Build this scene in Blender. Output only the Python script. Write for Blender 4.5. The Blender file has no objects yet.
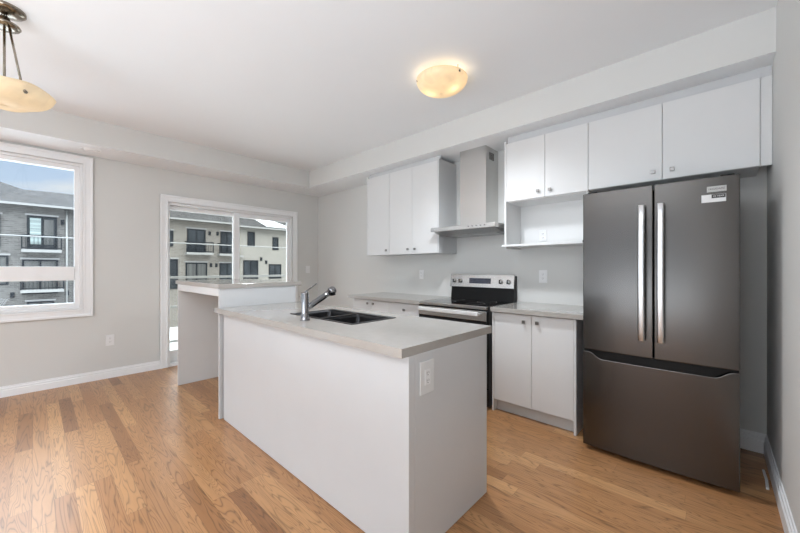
import bpy, bmesh, math, random
from mathutils import Vector, Matrix
random.seed(4)
PI = math.pi
SC = bpy.context.scene
COL = SC.collection

# ------------------------------------------------------------------ camera
H = 1.27
cam_d = bpy.data.cameras.new('camera'); cam = bpy.data.objects.new('camera', cam_d); COL.objects.link(cam)
cam.location = (0, 0, H); cam.rotation_euler = (PI/2, 0, math.radians(42.89))
cam_d.sensor_width = 36; cam_d.lens = 339/800*36; cam_d.shift_y = 1.5/800; cam_d.clip_start = .02; cam_d.clip_end = 300
SC.camera = cam

# ------------------------------------------------------------------ exposure
SC.view_settings.view_transform = 'Standard'; SC.view_settings.look = 'None'
SC.view_settings.gamma = 1; SC.view_settings.use_curve_mapping = False
SC.view_settings.exposure = 0.05

# ------------------------------------------------------------------ world
SKY = .88
w = bpy.data.worlds.new('world'); SC.world = w; w.use_nodes = True
nt = w.node_tree; nt.nodes.clear(); N = nt.nodes.new; L = nt.links.new
out = N('ShaderNodeOutputWorld'); bg = N('ShaderNodeBackground'); tc = N('ShaderNodeTexCoord')
sep = N('ShaderNodeSeparateXYZ'); L(tc.outputs['Generated'], sep.inputs[0])
rmp = N('ShaderNodeValToRGB'); L(sep.outputs['Z'], rmp.inputs[0])
r = rmp.color_ramp; r.elements[0].position = 0.0; r.elements[0].color = (.74, .86, 1, 1)
r.elements[1].position = .6; r.elements[1].color = (.34, .56, .95, 1)
mp = N('ShaderNodeMapping'); mp.inputs['Scale'].default_value = (2.2, 2.2, 7); L(tc.outputs['Generated'], mp.inputs[0])
ns = N('ShaderNodeTexNoise'); ns.inputs['Scale'].default_value = 2.6; ns.inputs['Detail'].default_value = 5; L(mp.outputs[0], ns.inputs['Vector'])
cr = N('ShaderNodeValToRGB'); cr.color_ramp.elements[0].position = .46; cr.color_ramp.elements[1].position = .70; L(ns.outputs['Fac'], cr.inputs[0])
mx = N('ShaderNodeMix'); mx.data_type = 'RGBA'; L(cr.outputs[0], mx.inputs[0]); L(rmp.outputs[0], mx.inputs[6]); mx.inputs[7].default_value = (.92, .95, 1, 1)
# overcast brightness: bright thin cloud overhead, clearer towards the horizon
mr = N('ShaderNodeMapRange'); L(sep.outputs['Z'], mr.inputs[0]); mr.inputs[1].default_value = .26; mr.inputs[2].default_value = .60
m2 = N('ShaderNodeMix'); m2.data_type = 'RGBA'; L(mr.outputs[0], m2.inputs[0]); L(mx.outputs[2], m2.inputs[6]); m2.inputs[7].default_value = (11, 12.0, 13.1, 1)
L(m2.outputs[2], bg.inputs[0]); bg.inputs[1].default_value = SKY; L(bg.outputs[0], out.inputs[0])

# ------------------------------------------------------------------ large lights
def area(name, loc, direction, sx, sy, watts, col=(1, 1, 1), portal=False):
    d = bpy.data.lights.new(name, 'AREA'); d.shape = 'RECTANGLE'; d.size = sx; d.size_y = sy; d.energy = watts; d.color = col
    o = bpy.data.objects.new(name, d); COL.objects.link(o); o.location = loc
    o.rotation_euler = Vector(direction).to_track_quat('-Z', 'Y').to_euler()
    if portal: d.cycles.is_portal = True
    return o
area('daylight_portal_window', (-5.45, -.46, 1.62), (1, 0, 0), 1.75, 1.75, 1, portal=True)
area('daylight_portal_door', (-5.45, 2.03, 1.05), (1, 0, 0), 1.9, 2.2, 1, portal=True)
# added fill lights in the unseen rear room, there only to raise brightness
area('rear_fill', (-2.4, -4.3, 1.45), (0, 1, .08), 4.6, 2.2, 9, (.90, .95, 1))  # added broad fill aimed at the kitchen
area('side_fill', (-5.0, -2.9, 1.5), (1, .25, .0), 1.5, 1.7, 3, (.90, .95, 1))  # added weak fill from the left
area('rear_top_fill', (-1.2, -1.6, 2.70), (0, 0, -1), 2.2, 2.2, 44, (.86, .93, 1))  # added downward fill, no lamp hangs here
area('rear_up_fill', (-.9, -1.9, .8), (0, .1, 1), 2.1, 3.1, 98, (.78, .89, 1))  # added upward fill that brightens the ceiling

# ------------------------------------------------------------------ materials
MATS = {}
def mat(name, col, rough=.5, metal=0, spec=.5, noise=None, bump=None, coat=0, aniso=0):
    m = bpy.data.materials.new(name); m.use_nodes = True; t = m.node_tree; b = t.nodes['Principled BSDF']
    b.inputs['Base Color'].default_value = (*col, 1); b.inputs['Roughness'].default_value = rough
    b.inputs['Metallic'].default_value = metal; b.inputs['Specular IOR Level'].default_value = spec
    b.inputs['Coat Weight'].default_value = coat; b.inputs['Coat Roughness'].default_value = .1
    b.inputs['Anisotropic'].default_value = aniso
    tc = t.nodes.new('ShaderNodeTexCoord')
    if noise:   # (scale xyz, amount)
        mpn = t.nodes.new('ShaderNodeMapping'); mpn.inputs['Scale'].default_value = noise[0]; t.links.new(tc.outputs['Object'], mpn.inputs[0])
        n = t.nodes.new('ShaderNodeTexNoise'); n.inputs['Scale'].default_value = 1; n.inputs['Detail'].default_value = 4; t.links.new(mpn.outputs[0], n.inputs['Vector'])
        c = t.nodes.new('ShaderNodeValToRGB'); a = noise[1]
        c.color_ramp.elements[0].position = .3; c.color_ramp.elements[1].position = .7
        c.color_ramp.elements[0].color = (*[x*(1-a) for x in col], 1); c.color_ramp.elements[1].color = (*[min(1, x*(1+a)) for x in col], 1)
        t.links.new(n.outputs['Fac'], c.inputs[0]); t.links.new(c.outputs[0], b.inputs['Base Color'])
    if bump:
        mpn = t.nodes.new('ShaderNodeMapping'); mpn.inputs['Scale'].default_value = bump[0]; t.links.new(tc.outputs['Object'], mpn.inputs[0])
        n = t.nodes.new('ShaderNodeTexNoise'); n.inputs['Scale'].default_value = 1; n.inputs['Detail'].default_value = 3; t.links.new(mpn.outputs[0], n.inputs['Vector'])
        bp = t.nodes.new('ShaderNodeBump'); bp.inputs['Strength'].default_value = bump[1]; bp.inputs['Distance'].default_value = .002
        t.links.new(n.outputs['Fac'], bp.inputs['Height']); t.links.new(bp.outputs[0], b.inputs['Normal'])
    MATS[name] = m; return m
M_WALL = mat('wall_paint', (.695, .692, .67), .75, bump=((90, 90, 90), .08), noise=((1.5,)*3, .01))
M_CEIL = mat('ceiling_paint', (.87, .885, .90), .85, bump=((120, 120, 120), .1), noise=((1.2,)*3, .01))
M_TRIM = mat('trim_paint', (.90, .905, .91), .35, noise=((3,)*3, .01))
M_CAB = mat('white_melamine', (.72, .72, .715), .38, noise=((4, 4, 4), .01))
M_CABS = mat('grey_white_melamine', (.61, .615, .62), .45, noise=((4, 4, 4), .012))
M_CABIN = mat('cabinet_inside', (.80, .80, .79), .5, noise=((4, 4, 4), .01))
M_STONE = mat('quartz_top', (.42, .395, .365), .10, noise=((22, 22, 22), .025), spec=.9)
M_STEEL = mat('stainless_steel', (.60, .595, .58), .27, 1, noise=((2, 2, 220), .04), aniso=.5)
M_DSTEEL = mat('dark_stainless_steel', (.108, .101, .095), .25, 1, noise=((2, 2, 260), .03))
M_CHROME = mat('chrome', (.27, .27, .28), .13, 1, noise=((5,)*3, .01))
M_NICKEL = mat('brushed_nickel', (.30, .29, .28), .3, 1, noise=((60, 60, 60), .05))
M_BRONZE = mat('dark_bronze', (.30, .26, .21), .18, 1, noise=((30,)*3, .15))
M_HANDLE = mat('bright_steel_handle', (.62, .62, .62), .3, 1, noise=((2, 2, 200), .03))
M_SATIN = mat('satin_handle', (.86, .86, .85), .4, .35, noise=((200, 2, 2), .02))
M_BACKG = mat('black_enamel', (.006, .006, .006), .35, spec=.2, noise=((10,)*3, .1))
M_BLACK = mat('black_plastic', (.008, .008, .008), .5, spec=.2, noise=((10,)*3, .1))
M_BGLASS = mat('black_ceramic_glass', (.008, .008, .009), .06, noise=((10,)*3, .1))
M_DISPLAY = mat('display_glass', (.035, .04, .06), .15, noise=((60, 1, 60), .5))
M_DARKGREY = mat('dark_grey_panel', (.07, .07, .072), .5, noise=((5,)*3, .05))
M_SINK = mat('dark_steel_sink', (.06, .06, .062), .45, 1, noise=((30,)*3, .08))
M_PLATE = mat('white_plastic', (.84, .84, .84), .35, noise=((8,)*3, .01))
M_SLOT = mat('slot_dark', (.05, .05, .05), .6, noise=((8,)*3, .1))
M_VINYL = mat('white_vinyl', (.90, .905, .91), .3, noise=((4,)*3, .01))
M_FILTER = mat('hood_filter', (.4, .4, .4), .35, 1, noise=((80, 80, 80), .2))
M_SNOW = mat('snow', (0.45, 0.458, 0.465), .7, noise=((.8,)*3, .04), bump=((3, 3, 3), .3))
M_SHINGLE = mat('roof_shingle', (0.042, 0.041, 0.041), 1, spec=.05, noise=((3, 3, 3), .3))
M_FASCIA = mat('pale_fascia', (0.205, 0.202, 0.192), .6, noise=((2,)*3, .03))
M_DFRAME = mat('dark_window_frame', (.012, .014, .017), .6, spec=.15, noise=((5,)*3, .1))
M_BEIGE = mat('beige_siding', (.20, .187, .166), .85, noise=((1.2,)*3, .05))
M_CREAM = mat('pale_sill', (0.198, 0.192, 0.186), .7, noise=((3,)*3, .04))
M_STREAK = mat('pale_streak', (0.18, 0.18, 0.174), .5, noise=((3,)*3, .03))
M_POLE = mat('weathered_pole', (.2, .16, .12), .9, noise=((8, 8, .6), .3))
M_BLIND = mat('pale_blind', (.20, .24, .23), .6, noise=((.1, .1, 9), .45))
M_STICK = mat('sticker_white', (.78, .78, .78), .5, noise=((8,)*3, .01))
M_STICKG = mat('sticker_grey', (.50, .50, .49), .5, noise=((8,)*3, .02))
M_INK = mat('print_ink', (.02, .02, .02), .5, noise=((8,)*3, .1))
M_BLUE = mat('blue_tape', (.05, .13, .30), .5, noise=((8,)*3, .1))

def glass_mat(name, tint=(1, 1, 1), refl=.06):
    m = bpy.data.materials.new(name); m.use_nodes = True; t = m.node_tree; t.nodes.clear()
    o = t.nodes.new('ShaderNodeOutputMaterial'); mixn = t.nodes.new('ShaderNodeMixShader')
    tr = t.nodes.new('ShaderNodeBsdfTransparent'); tr.inputs[0].default_value = (*tint, 1)
    g = t.nodes.new('ShaderNodeBsdfGlossy'); g.inputs['Roughness'].default_value = .01
    fr = t.nodes.new('ShaderNodeFresnel'); fr.inputs[0].default_value = 1.28
    t.links.new(fr.outputs[0], mixn.inputs[0]); t.links.new(tr.outputs[0], mixn.inputs[1]); t.links.new(g.outputs[0], mixn.inputs[2]); t.links.new(mixn.outputs[0], o.inputs[0])
    return m
M_GLASS = glass_mat('window_glass', (.95, .97, .97))
M_DGLASS = glass_mat('door_glass', (.86, .86, .83))
M_XGLASS = mat('facade_glass', (.03, .034, .038), .08, spec=.25, noise=((.7, .7, .7), .5))
M_XGLASSL = mat('facade_glass_curtained', (.075, .075, .072), .3, spec=.2, noise=((.1, 6, .1), .3))

def brick_mat(name, c1, c2, mortar):
    m = bpy.data.materials.new(name); m.use_nodes = True; t = m.node_tree; b = t.nodes['Principled BSDF']; b.inputs['Roughness'].default_value = 1; b.inputs['Specular IOR Level'].default_value = .1
    tc = t.nodes.new('ShaderNodeTexCoord'); s = t.nodes.new('ShaderNodeSeparateXYZ'); t.links.new(tc.outputs['Object'], s.inputs[0])
    c = t.nodes.new('ShaderNodeCombineXYZ'); t.links.new(s.outputs['Y'], c.inputs[0]); t.links.new(s.outputs['Z'], c.inputs[1])
    br = t.nodes.new('ShaderNodeTexBrick'); br.inputs['Scale'].default_value = 1; br.inputs['Brick Width'].default_value = .32; br.inputs['Row Height'].default_value = .11
    br.inputs['Mortar Size'].default_value = .012; br.inputs['Color1'].default_value = (*c1, 1); br.inputs['Color2'].default_value = (*c2, 1); br.inputs['Mortar'].default_value = (*mortar, 1)
    t.links.new(c.outputs[0], br.inputs['Vector']); t.links.new(br.outputs[0], b.inputs['Base Color']); return m
M_BRICK = brick_mat('grey_brick', (.078, .073, .069), (.115, .109, .103), (.14, .135, .128))
M_BRICKW = brick_mat('taupe_brick', (.135, .123, .108), (.168, .153, .135), (.195, .18, .162))

def shade_mat(name, col, emit):
    m = bpy.data.materials.new(name); m.use_nodes = True; t = m.node_tree; t.nodes.clear()
    o = t.nodes.new('ShaderNodeOutputMaterial'); a1 = t.nodes.new('ShaderNodeAddShader'); m1 = t.nodes.new('ShaderNodeMixShader'); m2 = t.nodes.new('ShaderNodeMixShader')
    tl = t.nodes.new('ShaderNodeBsdfTranslucent'); df = t.nodes.new('ShaderNodeBsdfDiffuse'); gl = t.nodes.new('ShaderNodeBsdfGlossy'); em = t.nodes.new('ShaderNodeEmission')
    tc = t.nodes.new('ShaderNodeTexCoord'); n = t.nodes.new('ShaderNodeTexNoise'); n.inputs['Scale'].default_value = 9; n.inputs['Detail'].default_value = 4; n.inputs['Distortion'].default_value = 1.5
    t.links.new(tc.outputs['Object'], n.inputs['Vector']); c = t.nodes.new('ShaderNodeValToRGB')
    c.color_ramp.elements[0].position = .35; c.color_ramp.elements[1].position = .65
    c.color_ramp.elements[0].color = (*[x*.9 for x in col], 1); c.color_ramp.elements[1].color = (*col, 1); t.links.new(n.outputs['Fac'], c.inputs[0])
    for k in (tl, df, em): t.links.new(c.outputs[0], k.inputs[0])
    gl.inputs['Roughness'].default_value = .15
    m1.inputs[0].default_value = .45; t.links.new(tl.outputs[0], m1.inputs[1]); t.links.new(df.outputs[0], m1.inputs[2])
    m2.inputs[0].default_value = .04; t.links.new(m1.outputs[0], m2.inputs[1]); t.links.new(gl.outputs[0], m2.inputs[2])
    em.inputs[1].default_value = emit; t.links.new(m2.outputs[0], a1.inputs[0]); t.links.new(em.outputs[0], a1.inputs[1]); t.links.new(a1.outputs[0], o.inputs[0])
    return m
M_SHADE = shade_mat('alabaster_glass', (.88, .765, .58), .20)

def floor_mat():
    m = bpy.data.materials.new('oak_planks'); m.use_nodes = True; t = m.node_tree; b = t.nodes['Principled BSDF']
    n = lambda k: t.nodes.new(k); l = t.links.new
    def mt(op, a, b_=None, c_=None):
        k = n('ShaderNodeMath'); k.operation = op
        for i, v in enumerate((a, b_, c_)):
            if v is None: continue
            if isinstance(v, (int, float)): k.inputs[i].default_value = v
            else: l(v, k.inputs[i])
        return k.outputs[0]
    def white(v, second=None):
        k = n('ShaderNodeTexWhiteNoise'); k.noise_dimensions = '2D'; c = n('ShaderNodeCombineXYZ')
        l(v, c.inputs[0])
        if second is not None:
            if isinstance(second, (int, float)): c.inputs[1].default_value = second
            else: l(second, c.inputs[1])
        l(c.outputs[0], k.inputs['Vector']); return k.outputs['Value']
    def comb(x, y, z):
        c = n('ShaderNodeCombineXYZ')
        for i, v in enumerate((x, y, z)):
            if isinstance(v, (int, float)): c.inputs[i].default_value = v
            else: l(v, c.inputs[i])
        return c.outputs[0]
    def noise(vec, detail=2, dist=0):
        k = n('ShaderNodeTexNoise'); k.inputs['Scale'].default_value = 1; k.inputs['Detail'].default_value = detail; k.inputs['Distortion'].default_value = dist
        l(vec, k.inputs['Vector']); return k.outputs['Fac']
    tc = n('ShaderNodeTexCoord'); s = n('ShaderNodeSeparateXYZ'); l(tc.outputs['Object'], s.inputs[0]); X, Y = s.outputs['X'], s.outputs['Y']
    W = .083
    ys = mt('DIVIDE', mt('ADD', Y, 20.015), W); row = mt('FLOOR', ys); fy = mt('FRACT', ys)
    r1 = white(row, 3.1); r2 = white(row, 9.7)
    ln = mt('ADD', mt('MULTIPLY', r2, .7), .85)
    xs = mt('DIVIDE', mt('ADD', mt('ADD', X, 30), mt('MULTIPLY', r1, 9)), ln); colm = mt('FLOOR', xs); fx = mt('FRACT', xs)
    rp = white(row, colm); rq = white(colm, mt('ADD', row, .37))
    # plank tone
    cr = n('ShaderNodeValToRGB'); l(rp, cr.inputs[0]); e = cr.color_ramp.elements
    e[0].position = 0; e[0].color = (.225, .10, .041, 1); e[1].position = 1; e[1].color = (.48, .26, .115, 1)
    for p, c in ((.06, (.28, .132, .055)), (.14, (.34, .164, .068)), (.55, (.375, .188, .08)), (.9, (.415, .218, .096))):
        k = e.new(p); k.color = (*c, 1)
    # cathedral grain : contour lines of a stretched noise field
    gx = mt('ADD', mt('MULTIPLY', X, 1.25), mt('MULTIPLY', rp, 60)); gy = mt('ADD', mt('MULTIPLY', Y, 13), mt('MULTIPLY', rq, 40))
    f1 = noise(comb(gx, gy, mt('MULTIPLY', rq, 20)), 2.2, .5)
    rings = mt('FRACT', mt('MULTIPLY', f1, mt('ADD', mt('MULTIPLY', rq, 12), 11)))
    tri = mt('ABSOLUTE', mt('SUBTRACT', mt('MULTIPLY', rings, 2), 1))
    line = mt('POWER', tri, 4.0)
    pores = noise(comb(mt('MULTIPLY', X, 16), mt('MULTIPLY', Y, 420), 0), 2)
    broad = noise(comb(mt('MULTIPLY', X, 2), mt('MULTIPLY', Y, 30), mt('MULTIPLY', rp, 9)), 2)
    g = mt('SUBTRACT', mt('SUBTRACT', 1.23, mt('MULTIPLY', line, .58)), mt('MULTIPLY', mt('SUBTRACT', pores, .35), .22))
    g = mt('ADD', g, mt('MULTIPLY', mt('SUBTRACT', broad, .5), .25))
    ey = mt('MULTIPLY', mt('MINIMUM', fy, mt('SUBTRACT', 1, fy)), W)
    ex = mt('MULTIPLY', mt('MINIMUM', fx, mt('SUBTRACT', 1, fx)), ln)
    edge = mt('MINIMUM', ey, ex)
    ss = n('ShaderNodeMapRange'); l(edge, ss.inputs[0]); ss.inputs[1].default_value = 0; ss.inputs[2].default_value = .0014; ss.inputs[3].default_value = .5; ss.inputs[4].default_value = 1
    g = mt('MULTIPLY', g, ss.outputs[0])
    vm = n('ShaderNodeVectorMath'); vm.operation = 'SCALE'; l(cr.outputs[0], vm.inputs[0]); l(g, vm.inputs['Scale'])
    l(vm.outputs[0], b.inputs['Base Color'])
    b.inputs['Roughness'].default_value = .30; b.inputs['Specular IOR Level'].default_value = .45
    bp = n('ShaderNodeBump'); bp.inputs['Strength'].default_value = .25; bp.inputs['Distance'].default_value = .001
    l(mt('ADD', ss.outputs[0], mt('MULTIPLY', line, -.15)), bp.inputs['Height']); l(bp.outputs[0], b.inputs['Normal'])
    return m
M_FLOOR = floor_mat()

# ------------------------------------------------------------------ builders
class MB:
    def __init__(s): s.bm = bmesh.new()
    def box(s, x0, x1, y0, y1, z0, z1, mi=0):
        v = [s.bm.verts.new(p) for p in ((x0, y0, z0), (x1, y0, z0), (x1, y1, z0), (x0, y1, z0), (x0, y0, z1), (x1, y0, z1), (x1, y1, z1), (x0, y1, z1))]
        for f in ((3, 2, 1, 0), (4, 5, 6, 7), (0, 1, 5, 4), (1, 2, 6, 5), (2, 3, 7, 6), (3, 0, 4, 7)):
            fc = s.bm.faces.new([v[i] for i in f]); fc.material_index = mi
        return s
    def prism(s, pts, d, mi=0):     # pts: list of 3D points of a planar outline, d: extrusion vector
        a = [s.bm.verts.new(p) for p in pts]; d = Vector(d); b = [s.bm.verts.new(Vector(p)+d) for p in pts]; n = len(pts)
        s.bm.faces.new(a[::-1]).material_index = mi; s.bm.faces.new(b).material_index = mi
        for i in range(n): s.bm.faces.new((a[i], a[(i+1) % n], b[(i+1) % n], b[i])).material_index = mi
        return s
    def rings(s, rings, cap=True, closed=False):
        vs = [[s.bm.verts.new(p) for p in rg] for rg in rings]; n = len(vs[0])
        for a, b in zip(vs, vs[1:] + ([vs[0]] if closed else [])):
            for i in range(n): s.bm.faces.new((a[i], a[(i+1) % n], b[(i+1) % n], b[i])).smooth = True
        if cap and not closed:
            s.bm.faces.new(vs[0][::-1]); s.bm.faces.new(vs[-1])
        return s
    def tube(s, pts, r, seg=16, cap=True):      # r number or list
        pts = [Vector(p) for p in pts]; rs = r if isinstance(r, (list, tuple)) else [r]*len(pts); out = []
        t0 = (pts[1]-pts[0]).normalized(); up = Vector((0, 0, 1)) if abs(t0.z) < .9 else Vector((1, 0, 0)); u = t0.cross(up).normalized()
        for i, p in enumerate(pts):
            t = (pts[min(i+1, len(pts)-1)] - pts[max(i-1, 0)]).normalized(); u = (u - t*u.dot(t)).normalized(); v = t.cross(u)
            out.append([p + (u*math.cos(2*PI*k/seg) + v*math.sin(2*PI*k/seg))*rs[i] for k in range(seg)])
        return s.rings(out, cap)
    def lathe(s, prof, c, seg=48, axis='Z', cap=True):   # prof: (r, h)
        out = []
        for r, h in prof:
            rg = []
            for k in range(seg):
                a = 2*PI*k/seg; p = (r*math.cos(a), r*math.sin(a), h)
                if axis == 'Y': p = (p[0], -h, p[1])
                if axis == 'X': p = (h, p[0], p[1])
                rg.append(Vector(c) + Vector(p))
            out.append(rg)
        return s.rings(out, cap)
    def obj(s, name, mats, parent=None, bev=0, smooth=False, bseg=2, sub=0, solid=0):
        bmesh.ops.recalc_face_normals(s.bm, faces=s.bm.faces)
        me = bpy.data.meshes.new(name); rt = parent
        while rt is not None and rt.parent is not None: rt = rt.parent
        off = Vector(rt.location) if rt is not None else None
        if off is None:
            xs = [v.co for v in s.bm.verts]
            lo = [min(v[i] for v in xs) for i in range(3)]; hi = [max(v[i] for v in xs) for i in range(3)]
            off = Vector(((lo[0]+hi[0])/2, (lo[1]+hi[1])/2, lo[2]))
            if name in ('floor',): off = Vector((0, 0, 0))
        bmesh.ops.translate(s.bm, verts=s.bm.verts, vec=-off)
        if smooth:
            for f in s.bm.faces: f.smooth = True
        s.bm.to_mesh(me); s.bm.free()
        for m in (mats if isinstance(mats, (list, tuple)) else [mats]): me.materials.append(m)
        o = bpy.data.objects.new(name, me); COL.objects.link(o)
        if parent is not None: o.parent = parent
        else: o.location = off
        if solid: k = o.modifiers.new('solid', 'SOLIDIFY'); k.thickness = solid; k.offset = 0
        if bev:
            k = o.modifiers.new('bevel', 'BEVEL'); k.width = bev; k.segments = bseg; k.limit_method = 'ANGLE'; k.angle_limit = math.radians(40)
        if sub: k = o.modifiers.new('sub', 'SUBSURF'); k.levels = sub; k.render_levels = sub
        return o
def box(name, x0, x1, y0, y1, z0, z1, m, parent=None, bev=.0015): return MB().box(x0, x1, y0, y1, z0, z1).obj(name, m, parent, bev)
def thing(name, loc, label, cat, group=None):
    o = bpy.data.objects.new(name, None); COL.objects.link(o); o.location = loc; o.empty_display_size = .1
    return tag(o, label, cat, group)
def tag(o, label, cat, group=None):
    o['label'] = label; o['category'] = cat
    if group: o['group'] = group
    return o
def struct(o, label=None):
    o['kind'] = 'structure'
    if label: o['label'] = label
    return o
def root_struct(name, loc, label=None):
    o = bpy.data.objects.new(name, None); COL.objects.link(o); o.location = loc; return struct(o, label)
def copy_tree(o, parent=None):
    c = o.copy(); COL.objects.link(c)
    if parent is not None: c.parent = parent
    for ch in list(o.children): copy_tree(ch, c)
    return c

# ------------------------------------------------------------------ room shell
XL, XR, YB, YF, ZC, ZS = -5.13, .26, 3.40, -4.5, 2.783, 2.525
struct(box('floor', XL-.2, XR+.2, YF-.2, YB+.2, -.12, 0, M_FLOOR, bev=0))
struct(box('ceiling', XL-.2, XR+.2, YF-.2, YB+.2, ZC, ZC+.12, M_CEIL, bev=0))
WY0, WY1, WZ0, WZ1 = -1.28, .362, .816, 2.42       # window opening
DY0, DY1, DZ1 = 1.157, 2.90, 2.118                  # door opening
b = MB(); xa, xb = XL-.2, XL
b.box(xa, xb, YF, -3.7, 0, ZC); b.box(xa, xb, -3.7, -2.1, 0, .6); b.box(xa, xb, -3.7, -2.1, 2.4, ZC)
b.box(xa, xb, -2.1, WY0, 0, ZC); b.box(xa, xb, WY0, WY1, 0, WZ0); b.box(xa, xb, WY0, WY1, WZ1, ZC)
b.box(xa, xb, WY1, DY0, 0, ZC); b.box(xa, xb, DY0, DY1, DZ1, ZC); b.box(xa, xb, DY1, YB+.2, 0, ZC)
struct(b.obj('wall_left', M_WALL))
struct(box('wall_back', XL, XR, YB, YB+.2, 0, ZC, M_WALL, bev=0))
struct(box('wall_right', XR, XR+.2, YF, YB+.2, 0, ZC, M_WALL, bev=0))
b = MB(); b.box(XL, -4.8, YF-.2, YF, 0, ZC); b.box(0, XR, YF-.2, YF, 0, ZC); b.box(-4.8, 0, YF-.2, YF, 0, .3); b.box(-4.8, 0, YF-.2, YF, 2.5, ZC)
struct(b.obj('wall_front', M_WALL))
# soffits: wall-coloured faces, ceiling-white undersides
def soffit(name, x0, x1, y0, y1, lab):
    b = MB().box(x0, x1, y0, y1, ZS, ZC)
    b.bm.faces.ensure_lookup_table(); b.bm.faces[0].material_index = 1
    return struct(b.obj(name, [M_WALL, M_CEIL]), lab)
soffit('trim_1', XL, -4.65, YF, YB, 'boxed ceiling soffit running above the window and the glass door')
soffit('trim_2', -4.65, XR, 2.92, YB, 'boxed ceiling soffit running above the kitchen cabinets')
# baseboards : profiled
def baseboard(name, axis, wall, a0, a1, sgn, h=.105):
    pr = [(0, 0), (.016, 0), (.016, h*.62), (.009, h*.66), (.009, h*.72), (.012, h*.74), (.012, h*.84), (.006, h*.86), (.006, h), (0, h)]
    if axis == 'y': pts = [(wall+sgn*p, a0, z) for p, z in pr]; d = (0, a1-a0, 0)
    else: pts = [(a0, wall+sgn*p, z) for p, z in pr]; d = (a1-a0, 0, 0)
    return struct(MB().prism(pts, d).obj(name, M_TRIM))
baseboard('baseboard_left', 'y', XL, YF, 1.072, 1)
baseboard('baseboard_left', 'y', XL, 3.0, YB, 1)
baseboard('baseboard_back', 'x', YB, -.66, XR, -1, .135)
baseboard('baseboard_back', 'x', YB, XL+.017, -3.43, -1, .105)
baseboard('baseboard_right', 'y', XR, YF, YB-.017, -1, .135)

# ------------------------------------------------------------------ window
def casing(name, y0, y1, z0, z1, ow, parent, full=True):     # moulded casing around an opening, ow wide, in wall_left
    b = MB()
    for (p0, p1, d) in ((0, ow, .014), (0, .018, .020), (ow-.022, ow, .024)):
        a0, a1 = p0, p1
        b.box(XL, XL+d, y0-a1, y0-a0, (z0-a1 if full else 0), z1+a1); b.box(XL, XL+d, y1+a0, y1+a1, (z0-a1 if full else 0), z1+a1)
        b.box(XL, XL+d, y0-a0, y1+a0, z1+a0, z1+a1)
        if full: b.box(XL, XL+d, y0-a0, y1+a0, z0-a1, z0-a0)
    return b.obj(name, M_TRIM, parent, .002)
win = root_struct('window_1', (XL, -.46, WZ0), 'large white framed window in the left wall')
casing('casing', WY0, WY1, WZ0, WZ1, .082, win)
def frame_rect(b, x0, x1, y0, y1, z0, z1, t):
    b.box(x0, x1, y0, y0+t, z0, z1); b.box(x0, x1, y1-t, y1, z0, z1); b.box(x0, x1, y0+t, y1-t, z0, z0+t); b.box(x0, x1, y0+t, y1-t, z1-t, z1)
b = MB(); frame_rect(b, XL-.14, XL-.004, WY0, WY1, WZ0, WZ1, .028); frame_rect(b, XL-.12, XL-.03, WY0+.028, WY1-.028, WZ0+.028, WZ1-.028, .040)
b.box(XL-.12, XL-.022, WY0+.068, WY1-.068, 1.135, 1.285)
b.obj('window_frame', M_VINYL, win, .003)
MB().box(XL-.085, XL-.079, WY0+.066, WY1-.066, 1.285, WZ1-.066).obj('window_pane', M_GLASS, win)
MB().box(XL-.085, XL-.079, WY0+.066, WY1-.066, WZ0+.066, 1.135).obj('window_pane', M_GLASS, win)

# ------------------------------------------------------------------ sliding door
door = root_struct('door_1', (XL, 2.03, 0), 'white sliding glass patio door in the left wall')
casing('casing', DY0, DY1, 0, DZ1, .085, door, full=False)
b = MB(); b.box(XL-.16, XL-.004, DY0, DY0+.022, .0, DZ1); b.box(XL-.16, XL-.004, DY1-.022, DY1, .0, DZ1); b.box(XL-.16, XL-.004, DY0, DY1, DZ1-.03, DZ1)
b.box(XL-.16, XL-.002, DY0, DY1, 0, .035); b.obj('door_frame', M_VINYL, door, .003)
def sash(x0, x1, y0, y1, side, z0, z1, top, bot, nm):
    b = MB(); b.box(x0, x1, y0, y0+side[0], z0, z1); b.box(x0, x1, y1-side[1], y1, z0, z1); b.box(x0, x1, y0+side[0], y1-side[1], z1-top, z1); b.box(x0, x1, y0+side[0], y1-side[1], z0, z0+bot)
    s = b.obj('door_panel', M_VINYL, door, .004)
    xm = (x0+x1)/2; MB().box(xm-.003, xm+.003, y0+side[0]-.003, y1-side[1]+.003, z0+bot-.003, z1-top+.003).obj('door_pane', M_DGLASS, s)
    return s
sash(XL-.145, XL-.10, DY0+.022, 2.035, (.012, .036), .035, DZ1-.03, .055, .15, 'l')
sr = sash(XL-.09, XL-.045, 1.99, DY1-.022, (.08, .042), .035, DZ1-.03, .065, .15, 'r')
b = MB(); b.tube([(XL-.045, 2.857, .95), (XL-.018, 2.857, .96), (XL-.012, 2.857, 1.02), (XL-.018, 2.857, 1.08), (XL-.045, 2.857, 1.09)], .007, 10); b.box(XL-.046, XL-.042, 2.845, 2.87, .92, 1.12)
b.obj('door_handle', M_PLATE, sr)

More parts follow.
